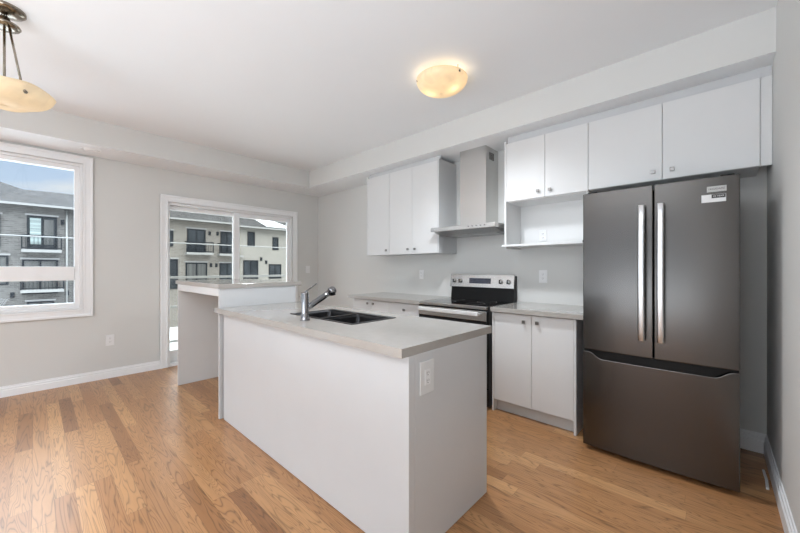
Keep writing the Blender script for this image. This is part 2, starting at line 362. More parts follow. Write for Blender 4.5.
# ------------------------------------------------------------------ small wall things
def outlet(loc, nrm, label, w=.075, h=.12, decor=False, group=None, switch=False):
    """plate on a wall; built facing -Y then turned"""
    t = thing('light_switch' if switch else 'wall_outlet', loc, label, 'light switch' if switch else 'outlet', group)
    def mk(b, name, m, par, bev):
        # bm is in local coords -> shift by root location as obj() subtracts it
        rot = {'-y': 0, '+x': PI/2}[nrm]
        bmesh.ops.rotate(b.bm, verts=b.bm.verts, cent=(0, 0, 0), matrix=Matrix.Rotation(rot, 3, 'Z'))
        bmesh.ops.translate(b.bm, verts=b.bm.verts, vec=Vector(loc)); return b.obj(name, m, par, bev)
    mk(MB().box(-w/2, w/2, -.006, 0, -h/2, h/2), 'cover_plate', M_CAB if decor else M_PLATE, t, .002)
    if switch:
        mk(MB().box(-.017, .017, -.009, -.005, -.034, .034), 'rocker', M_PLATE, t, .0015)
        return t
    faces = [(0, 0, .019, .034)] if decor else [(0, -.02, .017, .0145), (0, .02, .017, .0145)]
    for (cx, cz, hw, hh) in faces:
        f = mk(MB().box(cx-hw, cx+hw, -.0085, -.005, cz-hh, cz+hh), 'receptacle', M_PLATE, t, .003)
        sl = MB()
        for z in ((-.017, .017) if decor else (cz,)):
            sl.box(-.0075, -.0055, -.0092, -.008, z-.001, z+.008); sl.box(.0055, .0075, -.0092, -.008, z-.001, z+.008); sl.box(-.002, .002, -.0092, -.008, z-.009, z-.005)
        mk(sl, 'slot', M_SLOT, f, 0)
    return t
outlet((-2.775, YB, 1.187), '-y', 'white outlet on the backsplash wall left of the range', .07, .115)
outlet((-1.237, YB, 1.187), '-y', 'white outlet on the backsplash wall above the counter right of the range', .08, .125)
outlet((-1.235, YB-.006, 1.585), '-y', 'white outlet inside the open microwave niche', .07, .11)
outlet((XL, .59, .437), '+x', 'white outlet low on the left wall between window and patio door', .078, .125)
outlet((XL, 3.187, 1.245), '+x', 'white light switch beside the patio door near the corner', .085, .125, switch=True)
outlet((-.944, 1.19, .785), '+x', 'large white outlet on the end panel of the island', .098, .145, decor=True)

# soffit diffuser
t = thing('ceiling_vent', (-4.85, .40, ZS), 'round white air diffuser under the soffit beside the window', 'vent')
MB().lathe([(.085, 0), (.085, -.004), (.07, -.008), (.066, -.003), (.058, -.003)], (-4.85, .40, ZS)).obj('rim', M_TRIM, t)
MB().lathe([(.050, -.001), (.050, -.010), (.03, -.016), (.001, -.017)], (-4.85, .40, ZS)).obj('disc', M_TRIM, t)
o = MB().prism([(.214, 2.85, 0), (.228, 2.85, 0), (.232, 2.97, 0), (.228, 3.10, 0), (.216, 3.10, 0), (.219, 2.97, 0)], (0, 0, .012)).obj('floor_strip', M_TRIM, None, .004)
tag(o, 'small pale strip lying on the floor in the recess beside the fridge', 'strip')

# ------------------------------------------------------------------ cabinet helpers
def knob(b, x, y, z, s=.013):       # square knob, front facing -y; y = door face
    b.tube([(x, y, z), (x, y-.014, z)], .005, 12); b.box(x-s, x+s, y-.024, y-.013, z-s, z+s); return b
def cdoor(parent, x0, x1, z0, z1, y, kx=None, kz=None, name='door', th=.019, mt=None):
    g = .0015
    d = box(name, x0+g, x1-g, y, y+th, z0+g, z1-g, mt or M_CAB, parent, .0012)
    if kx is not None: knob(MB(), kx, y, kz).obj('knob', M_NICKEL, d, .002)
    return d

# ---- upper left cabinet
YU = 3.045
zb, zt = 1.437, 2.468
t = thing('wall_cabinet', (-2.83, 3.4, zb), 'white three-door wall cabinet left of the range hood', 'cabinet')
b = MB(); b.box(-3.415, -3.397, YU+.02, YB, zb, zt); b.box(-2.26, -2.242, YU, YB, zb, zt+.02); b.box(-3.397, -2.26, YU+.02, YB, zb, zb+.018); b.box(-3.397, -2.26, YU+.02, YB, zt-.018, zt); b.box(-3.397, -2.26, YB-.008, YB, zb, zt)
b.box(-3.405, -2.242, YU+.03, YU+.05, zt, ZS)
b.obj('cabinet_body', M_CABS, t, .001)
b = MB(); b.box(-3.44, -3.416, YU, YU+.02, zb, zt+.03); b.obj('filler_strip', M_CAB, t, .001)
cdoor(t, -3.415, -3.014, zb, zt, YU, -3.060, 1.493)
cdoor(t, -3.014, -2.634, zb, zt, YU, -2.693, 1.495)
cdoor(t, -2.634, -2.261, zb, zt, YU, -2.583, 1.493)

# ---- upper right: cabinet with open niche
YR = 3.065
t = thing('wall_cabinet', (-1.11, 3.4, 1.45), 'white two-door wall cabinet over an open niche right of the hood', 'cabinet')
b = MB(); b.box(-1.480, -1.462, YR, YB, 1.455, 2.475); b.box(-.772, -.757, YR+.02, YB, 1.455, 2.455); b.box(-1.462, -.772, YR+.02, YB, 1.893, 1.911); b.box(-1.462, -.772, YR+.02, YB, 2.437, 2.455); b.box(-1.462, -.772, YB-.008, YB, 1.911, 2.437)
b.obj('cabinet_body', M_CAB, t, .001)
box('niche_back', -1.462, -.772, YB-.006, YB, 1.492, 1.893, M_CABIN, t, 0)
b = MB(); b.box(-1.500, -.762, YR-.02, YB, 1.472, 1.492); b.obj('niche_shelf', M_CAB, t, .002)
box('shelf_bracket', -.79, -.773, YR-.03, YR-.018, 1.478, 1.498, M_BLACK, t, .001)
cdoor(t, -1.462, -1.101, 1.900, 2.455, YR, -1.159, 1.958)
cdoor(t, -1.101, -.757, 1.900, 2.455, YR, -1.055, 1.956)
# ---- over-fridge cabinet
t = thing('wall_cabinet', (-.25, 3.4, 1.9), 'wide white two-door cabinet above the fridge', 'cabinet')
b = MB(); b.box(-.756, -.738, YR+.02, YB, 1.905, 2.455); b.box(.19, .208, YR+.02, YB, 1.905, 2.455); b.box(-.738, .19, YR+.02, YB, 1.905, 1.923); b.box(-.738, .19, YR+.02, YB, 2.437, 2.455); b.box(-.738, .19, YB-.008, YB, 1.923, 2.437)
b.obj('cabinet_body', M_CABS, t, .001)
box('filler_strip', .207, .2585, YR+.012, YR+.03, 1.905, 2.455, M_CAB, t, .001)
cdoor(t, -.756, -.277, 1.905, 2.455, YR, -.329, 1.966)
cdoor(t, -.277, .206, 1.905, 2.455, YR, -.221, 1.967)
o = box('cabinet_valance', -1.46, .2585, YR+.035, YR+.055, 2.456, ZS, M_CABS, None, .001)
tag(o, 'grey-white filler strip between the right-hand wall cabinets and the soffit', 'filler strip')

# ---- range hood
hx0, hx1, hy0 = -2.27, -1.512, 2.935
t = thing('range_hood', (-1.89, 3.4, 1.62), 'stainless steel chimney range hood above the range', 'range hood')
b = MB(); b.box(hx0, hx1, hy0, YB, 1.660, 1.704); b.obj('canopy', M_STEEL, t, .002)
b = MB(); b.prism([(hx0+.012, hy0+.02, 1.668), (hx0+.012, YB, 1.668), (hx0+.012, YB, 1.625), (hx0+.012, hy0+.16, 1.625)], (hx1-hx0-.024, 0, 0)); b.obj('underside', M_FILTER, t, .002)
b = MB()
for k in range(2): b.box(hx0+.06+k*.33, hx0+.36+k*.33, hy0+.19, YB-.06, 1.618, 1.626)
b.obj('grease_filter', M_FILTER, t, .002)
b = MB(); cx0, cx1, cy0 = -2.022, -1.712, 3.128; b.box(cx0, cx1, cy0, YB, 1.704, ZS); b.obj('chimney', M_STEEL, t, .0015)
b = MB()
for k in range(7): b.box(cx1-.0005, cx1+.001, 3.20, 3.30, 2.400+k*.011, 2.406+k*.011)
b.obj('vent_slots', M_BLACK, t)
for k in range(5): MB().lathe([(.007, 0), (.007, .004), (.005, .006)], (-1.80+k*.045, hy0, 1.686), 16, 'Y').obj('button', M_CHROME, t)
box('corner_clip', hx1-.001, hx1+.004, 3.33, YB-.02, 1.668, 1.70, M_BLACK, t, .001)

# ---- range
rx0, rx1, ryf = -2.272, -1.488, 2.735
t = thing('kitchen_range', (-1.89, 3.05, 0), 'freestanding stainless steel electric range with black glass cooktop', 'stove')
b = MB(); b.box(rx0, rx1, ryf+.04, YB-.01, .02, .905); b.obj('range_body', M_DARKGREY, t, .003)
b = MB(); b.box(rx0, rx1, ryf+.02, YB-.09, .905, .922); b.obj('cooktop', M_BGLASS, t, .004)
b = MB(); b.box(rx0, rx1, ryf-.005, ryf+.022, .895, .924); b.obj('cooktop_trim', M_STEEL, t, .004)
for (x, y, r_) in ((-2.07, 2.93, .11), (-1.71, 2.93, .09), (-2.07, 3.15, .08), (-1.71, 3.15, .10)):
    MB().lathe([(r_, .9220), (r_, .9226), (r_-.004, .9226), (r_-.004, .9220)], (x, y, 0), 48, cap=False).obj('burner_ring', M_DARKGREY, t)
d = box('oven_door', rx0, rx1, ryf, ryf+.04, .19, .888, M_BLACK, t, .004)
b = MB(); b.box(rx0+.002, rx1-.002, ryf-.006, ryf, .792, .880); b.obj('door_band', M_STEEL, d, .002)
box('door_window', rx0+.10, rx1-.10, ryf-.002, ryf+.001, .33, .68, M_BGLASS, d, 0)
b = MB(); b.box(rx0+.03, rx1-.06, ryf-.058, ryf-.036, .838, .876)
for x in (rx0+.05, rx1-.085): b.box(x, x+.018, ryf-.04, ryf, .838, .862)
b.obj('oven_handle', M_SATIN, d, .006)
b = MB(); b.box(rx0, rx1, ryf+.002, ryf+.04, .03, .182); b.obj('storage_drawer', M_DSTEEL, t, .004)
box('drawer_tape', rx1-.03, rx1+.0005, ryf-.001, ryf+.003, .30, .42, M_BLUE, t, 0)
b = MB(); b.prism([(rx0+.012, YB-.095, .905), (rx0+.012, YB-.006, .905), (rx0+.012, YB-.006, 1.185), (rx0+.012, YB-.060, 1.185)], (rx1-rx0-.024, 0, 0)); bg_ = b.obj('backguard', M_BACKG, t, .003)
# front face of the backguard leans back: y as function of z
def ybg(z): return YB-.095 + (z-.905)/(1.185-.905)*.035
def slant(b, x0, x1, z0, z1, th=.006): b.prism([(x0, ybg(z0), z0), (x0, ybg(z1), z1), (x0, ybg(z1)-th, z1), (x0, ybg(z0)-th, z0)], (x1-x0, 0, 0)); return b
slant(MB(), rx0-.004, rx1-.012, 1.058, 1.198, .012).obj('control_panel', M_STEEL, bg_, .002)
slant(MB(), rx0+.25, rx1-.27, 1.100, 1.158, .0145).obj('clock_display', M_DISPLAY, bg_, .001)
for x in (rx0+.055, rx0+.135, rx1-.155, rx1-.07):
    y = ybg(1.125)-.012; k = MB().lathe([(.024, -.002), (.024, .006), (.019, .010), (.018, .026), (.015, .029)], (x, y, 1.125), 32, 'Y').obj('control_knob', M_STEEL, bg_)
    MB().box(x-.005, x+.005, y-.036, y-.024, 1.105, 1.145).obj('knob_grip', M_BLACK, k, .002)
for k in range(4): MB().lathe([(.018, 0), (.018, .022)], (rx0+.06+(rx1-rx0-.12)*(k % 2), ryf+.1+.45*(k//2), 0), 16).obj('foot', M_BLACK, t)

# ---- right base cabinet + counter
YD = 2.785
t = thing('base_cabinet', (-1.14, 3.1, 0), 'white two-door base cabinet between the range and the fridge', 'cabinet')
b = MB(); b.box(-1.460, -1.444, YD-.003, YB-.02, 0, .884); b.box(-.785, -.767, YD-.004, YB-.02, 0, .884)
b.box(-1.444, -.785, YD+.02, YB-.02, .10, .118); b.box(-1.444, -.785, YB-.032, YB-.022, .10, .884)
b.obj('cabinet_body', M_CAB, t, .0012)
box('toe_kick', -1.444, -.785, YD+.055, YD+.07, 0, .105, M_CABS, t, .001)
cdoor(t, -1.443, -1.108, .105, .878, YD, -1.168, .820)
cdoor(t, -1.108, -.786, .105, .878, YD, -1.058, .822)
o = box('countertop', -1.461, -.712, 2.752, YB, .884, .924, M_STONE, None, .002)
tag(o, 'beige-grey quartz countertop on the base cabinet beside the fridge', 'countertop')
# ---- left base cabinet + counter
t = thing('base_cabinet', (-2.84, 3.1, 0), 'white base cabinet with doors and drawers left of the range, behind the sink', 'cabinet')
b = MB(); b.box(-3.41, -3.39, YD, YB-.02, 0, .884); b.box(-2.292, -2.274, YD, YB-.02, 0, .884); b.box(-3.39, -2.292, YD+.02, YB-.02, .10, .118); b.box(-3.39, -2.292, YB-.032, YB-.022, .10, .884); b.box(-2.755, -2.735, YD+.02, YB-.03, .1, .884)
b.obj('cabinet_body', M_CAB, t, .0012)
box('toe_kick', -3.39, -2.292, YD+.055, YD+.07, 0, .105, M_CABS, t, .001)
cdoor(t, -3.39, -3.072, .105, .878, YD, -3.12, .838)
cdoor(t, -3.072, -2.745, .105, .878, YD, -3.02, .838)
for z0, z1 in ((.735, .878), (.42, .735), (.105, .42)): cdoor(t, -2.745, -2.290, z0, z1, YD, -2.52, (z0+z1)/2, 'drawer')
o = box('countertop', -3.47, -2.273, 2.752, YB, .884, .924, M_STONE, None, .002)
tag(o, 'beige-grey quartz countertop left of the range against the back wall', 'countertop')

# ---- island
t = thing('kitchen_island', (-2.0, 1.4, 0), 'long white kitchen island with plain panels standing on the oak floor', 'island')
IX0, IX1, IY0, IY1, IZ = -3.037, -.945, 1.072, 1.738, .895
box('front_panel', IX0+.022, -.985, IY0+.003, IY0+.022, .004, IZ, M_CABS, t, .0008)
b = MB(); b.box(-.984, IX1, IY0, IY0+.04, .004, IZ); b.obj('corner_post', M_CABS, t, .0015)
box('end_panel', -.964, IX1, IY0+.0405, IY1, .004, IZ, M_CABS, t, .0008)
b = MB(); b.box(IX0+.022, -.964, IY0+.06, IY1-.06, .10, .118); b.box(IX0+.022, -.964, IY1-.08, IY1-.062, .004, .10)
for x in (-2.5, -1.45): b.box(x-.009, x+.009, IY0+.06, IY1-.03, .118, .70)
b.obj('cabinet_body', M_CAB, t, 0)
xs_ = [IX0+.024, -2.50, -1.975, -1.45, -.966]
for i in range(4): cdoor(t, xs_[i], xs_[i+1], .105, IZ-.004, IY1-.03, None)
for d in [c for c in t.children if c.name.split('.')[0] == 'door']:
    xs = [v.co.x + t.location.x for v in d.data.vertices]; xm = (max(xs) if xs_.index(min(xs_, key=lambda q: abs(q-min(xs)))) % 2 == 0 else min(xs)); xm += -.045 if xm == max(xs) else .045
    b = MB(); b.tube([(xm, IY1-.012, .83), (xm, IY1+.004, .83)], .005, 12); b.box(xm-.013, xm+.013, IY1+.003, IY1+.014, .817, .843); b.obj('knob', M_NICKEL, d, .002)
# island worktop with sink cut-out
SX0, SX1, SY0, SY1, ZT = -2.275, -1.565, 1.268, 1.648, .935
CX0, CX1, CY0, CY1 = -3.095, -.947, 1.030, 1.800
b = MB(); hx = .012
b.box(CX0, -3.039, CY0, 1.049, IZ, ZT); b.box(-3.039, SX0+hx, CY0, CY1, IZ, ZT); b.box(SX1-hx, CX1, CY0, CY1, IZ, ZT); b.box(SX0+hx, SX1-hx, CY0, SY0+hx, IZ, ZT); b.box(SX0+hx, SX1-hx, SY1-hx, CY1, IZ, ZT)
bmesh.ops.remove_doubles(b.bm, verts=b.bm.verts, dist=1e-5)
# cut the strip where the bar's side panel rises through
o = b.obj('countertop', M_STONE)
tag(o, 'pale quartz countertop covering the island around the sink', 'countertop')
# sink
t = thing('kitchen_sink', ((SX0+SX1)/2, (SY0+SY1)/2, .72), 'dark steel double bowl sink set in the island countertop', 'sink')
def rrect(x0, x1, y0, y1, r_, z, seg=6):
    pts = []
    for cx, cy, a0 in ((x1-r_, y1-r_, 0), (x0+r_, y1-r_, PI/2), (x0+r_, y0+r_, PI), (x1-r_, y0+r_, 1.5*PI)):
        for k in range(seg+1):
            a = a0 + PI/2*k/seg; pts.append((cx+r_*math.cos(a), cy+r_*math.sin(a), z))
    return pts
xm = -1.915
b = MB(); zr = ZT+.004
b.box(SX0, SX1, SY0, SY0+.024, ZT, zr); b.box(SX0, SX1, SY1-.05, SY1, ZT, zr); b.box(SX0, SX0+.024, SY0+.024, SY1-.05, ZT, zr); b.box(SX1-.024, SX1, SY0+.024, SY1-.05, ZT, zr); b.box(xm-.014, xm+.014, SY0+.024, SY1-.05, ZT-.004, zr)
b.obj('rim', M_SINK, t, .002)
for (x0, x1) in ((SX0+.022, xm-.012), (xm+.012, SX1-.022)):
    y0, y1 = SY0+.022, SY1-.048; b = MB()
    b.rings([rrect(x0, x1, y0, y1, .012, zr-.001), rrect(x0, x1, y0, y1, .03, ZT-.02), rrect(x0+.008, x1-.008, y0+.008, y1-.008, .05, ZT-.15), rrect(x0+.03, x1-.03, y0+.03, y1-.03, .05, ZT-.178)], cap=False)
    b.bm.faces.new([b.bm.verts.new(p) for p in rrect(x0+.03, x1-.03, y0+.03, y1-.03, .05, ZT-.178)])
    bmesh.ops.remove_doubles(b.bm, verts=b.bm.verts, dist=1e-5)
    bw = b.obj('bowl', M_SINK, t, 0, True, solid=.0015)
    MB().lathe([(.04, 0), (.04, .003), (.028, .003), (.022, -.0005), (.002, -.0005)], ((x0+x1)/2, (y0+y1)/2, ZT-.176), 32).obj('drain', M_CHROME, bw)
# faucet
fx, fy = -1.925, 1.178
t = thing('kitchen_faucet', (fx, fy, ZT), 'chrome single-lever pull-out faucet standing in front of the sink', 'faucet')
MB().lathe([(.030, 0), (.030, .006), (.0255, .010), (.0245, .05), (.0245, .170), (.0235, .178), (.010, .181)], (fx, fy, ZT), 40).obj('faucet_body', M_CHROME, t)
p0 = Vector((fx, fy+.01, ZT+.075)); p1 = Vector((fx, fy+.225, ZT+.188)); dv = (p1-p0).normalized()
MB().tube([p0, p0+dv*.05, p0+dv*.14, p0+dv*.205], [.019, .0195, .020, .021], 24).obj('spout', M_CHROME, t)
sp = MB().tube([p0+dv*.203, p0+dv*.212, p0+dv*.235, p0+dv*.243], [.022, .028, .028, .024], 24).obj('spray_head', M_CHROME, t)
q = p0+dv*.224; MB().tube([q, q+Vector((0, .008, -.030))], [.021, .019], 20).obj('nozzle', M_BLACK, t)
MB().tube([(fx, fy, ZT+.178), (fx, fy+.02, ZT+.192), (fx, fy+.085, ZT+.232)], [.005, .004, .003], 12).obj('lever', M_CHROME, t)
MB().tube([(fx-.02, fy-.012, ZT+.150), (fx-.036, fy-.02, ZT+.150)], .004, 10).obj('side_pin', M_CHROME, t)

# ---- raised bar
BZ = 1.097; BX0, BX1, BY0, BY1 = -4.262, -3.04, 1.05, 1.752
t = thing('breakfast_bar', (-3.65, 1.4, 0), 'raised white breakfast bar frame at the far end of the island', 'bar')
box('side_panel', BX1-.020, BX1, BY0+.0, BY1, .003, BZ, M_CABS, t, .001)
box('leg_panel', BX0, BX0+.022, BY0, BY1, .003, BZ, M_CAB, t, .001)
b = MB(); b.box(BX0+.022, BX1-.020, BY0, BY0+.02, 1.030, BZ); b.obj('apron', M_CAB, t, .001)
box('apron', BX0+.022, BX1-.020, BY1-.02, BY1, 1.030, BZ, M_CAB, t, .001)
o = box('countertop', BX0-.03, BX1+.012, BY0-.012, 1.815, BZ, BZ+.038, M_STONE, None, .002)
tag(o, 'pale quartz countertop on the raised breakfast bar', 'countertop')

# ---- fridge
FX0, FX1, FY, FT = -.684, .102, 2.625, 1.79
t = thing('refrigerator', (-.285, 3.0, 0), 'dark stainless steel french-door refrigerator with bottom freezer', 'fridge')
b = MB(); b.box(FX0+.006, FX1-.006, FY+.075, 3.36, .03, FT-.02); b.obj('fridge_body', M_DARKGREY, t, .004)
b = MB(); b.box(FX0+.01, FX1-.01, FY+.06, FY+.075, .04, FT-.03); b.obj('door_gasket', M_BLACK, t)
def bulge(x):   # slight outward bow of the door fronts
    u = (x-(FX0+FX1)/2)/((FX1-FX0)/2); return FY+.014*u*u
def fdoor(name, x0, x1, z0, z1, notch=None):
    n = 24; b = MB(); fr = []; bk = []
    pts = [(x0+(x1-x0)*k/n) for k in range(n+1)]
    outl = [(x, bulge(x)) for x in pts] + [(x1, FY+.062), (x0, FY+.062)]
    b.prism([(x, y, z0) for x, y in outl], (0, 0, z1-z0)); return b.obj(name, M_DSTEEL, t, .005, bseg=3)
def fdoor_notched():
    # freezer drawer: top edge dips in the middle for the grip recess
    x0, x1, z0, z1 = FX0, FX1, .032, .688; b = MB(); n = 40
    tops = []
    for k in range(n+1):
        x = x0+(x1-x0)*k/n; u = (x-x0)/(x1-x0); s = min(1, max(0, (u-.05)/.10)); e = min(1, max(0, (.97-u)/.10)); s = s*s*(3-2*s); e = e*e*(3-2*e)
        tops.append((x, z1-.042*min(s, e)))
    rows = []
    for x, zt_ in tops:
        y = bulge(x); rows.append([b.bm.verts.new(p) for p in ((x, y, z0), (x, y, zt_), (x, FY+.062, zt_), (x, FY+.062, z0))])
    for a, c in zip(rows, rows[1:]):
        for i in range(4): b.bm.faces.new((a[i], c[i], c[(i+1) % 4], a[(i+1) % 4]))
    b.bm.faces.new(rows[0]); b.bm.faces.new(rows[-1][::-1]); return b.obj('freezer_drawer', M_DSTEEL, t, .004, bseg=2)
dl = fdoor('door', FX0, -.284, .702, FT); dr = fdoor('door', -.278, FX1, .702, FT); fz = fdoor_notched()
b = MB(); rows = []
for k in range(41):
    x = FX0+.003+(FX1-FX0-.006)*k/40; u = (x-FX0)/(FX1-FX0); q = max(0, min(1, (u-.05)/.10, (.95-u)/.10)); q = q*q*(3-2*q)
    rows.append([b.bm.verts.new(p) for p in ((x, bulge(x)+.010-.006*q, .690-.044*q), (x, bulge(x)+.010-.006*q, .7005), (x, FY+.058, .7005), (x, FY+.058, .690-.044*q))])
for a_, c_ in zip(rows, rows[1:]):
    for i in range(4): b.bm.faces.new((a_[i], c_[i], c_[(i+1) % 4], a_[(i+1) % 4]))
b.bm.faces.new(rows[0]); b.bm.faces.new(rows[-1][::-1]); b.obj('grip_recess', M_BLACK, t)
for par, x, lab in ((dl, -.338, 0), (dr, -.242, 0)):
    b = MB(); yb = bulge(x)
    n = 14; pr = []
    for k in range(n+1):
        z = .812+(1.665-.812)*k/n; bow = .020*math.sin(PI*k/n)**.6
        pr.append([(x-.019, yb-.034-bow, z), (x-.012, yb-.044-bow, z), (x+.012, yb-.044-bow, z), (x+.019, yb-.034-bow, z), (x+.016, yb-.026-bow, z), (x-.016, yb-.026-bow, z)])
    b.rings([[Vector(p) for p in r_] for r_ in pr]); b.box(x-.012, x+.012, yb-.032, yb+.004, .822, .852); b.box(x-.012, x+.012, yb-.032, yb+.004, 1.625, 1.655)
    b.obj('handle', M_HANDLE, par, .002)
for x in (FX0+.05, FX1-.05):
    box('hinge_cap', x-.03, x+.03, FY+.05, FY+.13, FT, FT+.014, M_BLACK, t, .003)
    MB().lathe([(.02, 0), (.02, .034)], (x, FY+.12, 0), 20).obj('foot', M_BLACK, t)
    MB().lathe([(.02, 0), (.02, .034)], (x, 3.28, 0), 20).obj('foot', M_BLACK, t)
b = MB(); b.box(FX0+.03, FX1-.03, FY+.07, FY+.09, .006, .04); b.obj('kick_grille', M_BLACK, t)
# stickers on the right door
def stick(x0, x1, z0, z1, m, parent, off=.0012, name='sticker'):
    b = MB(); n = 6
    f = [b.bm.verts.new((x0+(x1-x0)*k/n, bulge(x0+(x1-x0)*k/n)-off, z)) for z in (z0, z1) for k in range(n+1)]
    bk = [b.bm.verts.new((x0+(x1-x0)*k/n, bulge(x0+(x1-x0)*k/n)+.0002, z)) for z in (z0, z1) for k in range(n+1)]
    for k in range(n):
        b.bm.faces.new((f[k], f[k+1], f[n+2+k], f[n+1+k])); b.bm.faces.new((bk[k], bk[k+1], bk[n+2+k], bk[n+1+k]))
        b.bm.faces.new((f[k], f[k+1], bk[k+1], bk[k])); b.bm.faces.new((f[n+1+k], f[n+2+k], bk[n+2+k], bk[n+1+k]))
    for k in (0, n): b.bm.faces.new((f[k], f[n+1+k], bk[n+1+k], bk[k]))
    return b.obj(name, m, parent)
STX = -.03
s1 = stick(-.034, .048, 1.704, 1.736, M_STICKG, dr); s1['label'] = 'grey printed sticker'
s2 = stick(-.057, .046, 1.646, 1.690, M_STICK, dr); s2['label'] = 'white and black printed sticker'
stick(-.014, .044, 1.668, 1.689, M_INK, s2, .0016, 'black_band')
def text(s, x0, x1, z, size, m, parent, off):
    c = bpy.data.curves.new('print', 'FONT'); c.body = s; c.size = size; c.extrude = .0001; c.align_x = 'CENTER'; c.align_y = 'CENTER'; c.materials.append(m)
    tmp = bpy.data.objects.new('print', c); me = bpy.data.meshes.new_from_object(tmp); bpy.data.objects.remove(tmp)
    o = bpy.data.objects.new('print', me); COL.objects.link(o); o.parent = parent
    xm_ = (x0+x1)/2; y = bulge(xm_)-off; sl = math.atan2(bulge(x1)-bulge(x0), x1-x0)
    o.location = Vector((xm_, y, z)) - Vector(t.location); o.rotation_euler = (PI/2, 0, sl)
    return o
text('FRIGIDAIRE', -.034, .048, 1.72, .0135, M_INK, s1, .0022)
text('10 YEAR', -.014, .044, 1.6785, .013, M_STICK, s2, .0024)

# ------------------------------------------------------------------ lamps
def point(name, loc, watts, col=(1, .86, .66), r_=.03):
    d = bpy.data.lights.new(name, 'POINT'); d.energy = watts; d.color = col; d.shadow_soft_size = r_
    o = bpy.data.objects.new(name, d); COL.objects.link(o); o.location = loc; return o
lx, ly = -1.560, 2.158
t = thing('ceiling_lamp', (lx, ly, 2.64), 'round alabaster glass flush ceiling lamp, lit, above the range side', 'lamp')
MB().lathe([(.10, 0), (.10, -.02), (.09, -.024)], (lx, ly, ZC), 40).obj('ceiling_plate', M_PLATE, t)
R_ = .196; prof = []
for k in range(17): a = k/16; prof.append((max(.002, R_*math.sin(PI/2*a)**.9), 2.638 + (2.735-2.638)*(1-math.cos(PI/2*a))**1.0))
MB().lathe(prof, (lx, ly, 0), 64, cap=False).obj('glass_shade', M_SHADE, t, smooth=True, solid=.004)
for a in (math.radians(228), math.radians(348), math.radians(108)):
    c = Vector((lx+math.cos(a)*.176, ly+math.sin(a)*.176, 2.722))
    MB().tube([c+Vector((0, 0, .048)), c+Vector((0, 0, -.004))], .003, 8).obj('retaining_rod', M_BRONZE, t)
    MB().lathe([(.002, -.012), (.009, -.010), (.011, -.003), (.009, .004), (.003, .006)], c+Vector((math.cos(a)*.012, math.sin(a)*.012, 0)), 16).obj('bolt', M_BRONZE, t)
for dx, dy in ((-.06, -.02), (.06, .02)):
    MB().lathe([(.004, .05), (.014, .04), (.026, .01), (.028, -.008), (.018, -.026), (.002, -.032)], (lx+dx, ly+dy, 2.712), 20).obj('bulb', M_PLATE, t)
    point('ceiling_lamp_light', (lx+dx*1.3, ly+dy*1.3-.0, 2.690), .8, r_=.015)

d = bpy.data.lights.new('kitchen_fill_spot', 'SPOT'); d.energy = 105; d.color = (.88, .94, 1); d.spot_size = math.radians(158); d.spot_blend = 1; d.shadow_soft_size = .07  # added fill spot below the shade, brightens back wall and aisle
o = bpy.data.objects.new('kitchen_fill_spot', d); COL.objects.link(o); o.location = (lx, ly, 2.555)
px, py = -3.037, -.122
pz = 2.235
t = thing('pendant_lamp', (px, py, 2.22), 'bronze pendant lamp with scalloped alabaster glass bowl, lit, over the dining area', 'lamp')
MB().lathe([(.001, 0), (.088, 0), (.088, -.010), (.078, -.020), (.05, -.030), (.016, -.036), (.001, -.037)], (px, py, ZC), 48).obj('canopy', M_BRONZE, t)
b = MB()
for k, z in enumerate((2.742, 2.728)):
    pts = []
    for j in range(13):
        a = 2*PI*j/12; pts.append((px+(.010*math.cos(a) if k % 2 else 0), py+(0 if k % 2 else .010*math.cos(a)), z+.016*math.sin(a)))
    b.tube(pts, .0028, 8, cap=False)
b.obj('chain', M_BRONZE, t)
MB().lathe([(.001, .052), (.02, .05), (.026, .03), (.035, .018), (.064, .008), (.068, 0), (.062, -.008), (.03, -.014), (.001, -.014)], (px, py, 2.685), 48).obj('hub', M_BRONZE, t)
def bowl_r(th): return .192 + .015*math.cos(4*th+.5)
def bowl_z(th): return .016*math.cos(4*th+.5)
rg = []; NS = 72
for k in range(15):
    s = k/14; ring = []
    for j in range(NS):
        th = 2*PI*j/NS; rr = bowl_r(th); q = s**1.6
        rad = max(.002, (.192*(1-q) + rr*q)*math.sin(PI/2*s)**.85*(1 if s < .9 else 1+(s-.9)*.25)); z = 2.222 + .100*(s**2.3) - bowl_z(th)*q*.8
        ring.append(Vector((px+rad*math.cos(th), py+rad*math.sin(th), z)))
    rg.append(ring)
MB().rings(rg, cap=False).obj('glass_bowl', M_SHADE, t, smooth=True, solid=.005)
MB().tube([(px, py, 2.68), (px, py, 2.26)], .006, 12).obj('stem', M_BRONZE, t)
for a in (math.radians(28), math.radians(148), math.radians(268)):
    MB().tube([(px+.04*math.cos(a), py+.04*math.sin(a), 2.675), (px+.155*math.cos(a), py+.155*math.sin(a), 2.300)], .0055, 12).obj('rod', M_BRONZE, t)
    c = Vector((px+.170*math.cos(a), py+.170*math.sin(a), 2.283))
    MB().tube([c-Vector((.012*math.cos(a), .012*math.sin(a), -.012)), c+Vector((.014*math.cos(a), .014*math.sin(a), -.012))], [.007, .009], 14).obj('bolt', M_BRONZE, t)
d = bpy.data.lights.new('dining_fill_spot', 'SPOT'); d.energy = 3; d.color = (.86, .93, 1); d.spot_size = math.radians(165); d.spot_blend = 1; d.shadow_soft_size = .05  # added weak fill spot under the bowl, apart from its bulbs
o = bpy.data.objects.new('dining_fill_spot', d); COL.objects.link(o); o.location = (px, py, 2.14)
for dx, dy in ((.06, .03), (-.06, .04), (0, -.07)):
    MB().lathe([(.004, .05), (.014, .04), (.026, .01), (.028, -.008), (.018, -.026), (.002, -.032)], (px+dx, py+dy, 2.295), 20).obj('bulb', M_PLATE, t)
    point('pendant_lamp_light', (px+dx*1.2, py+dy*1.2, 2.300), .6, r_=.015)

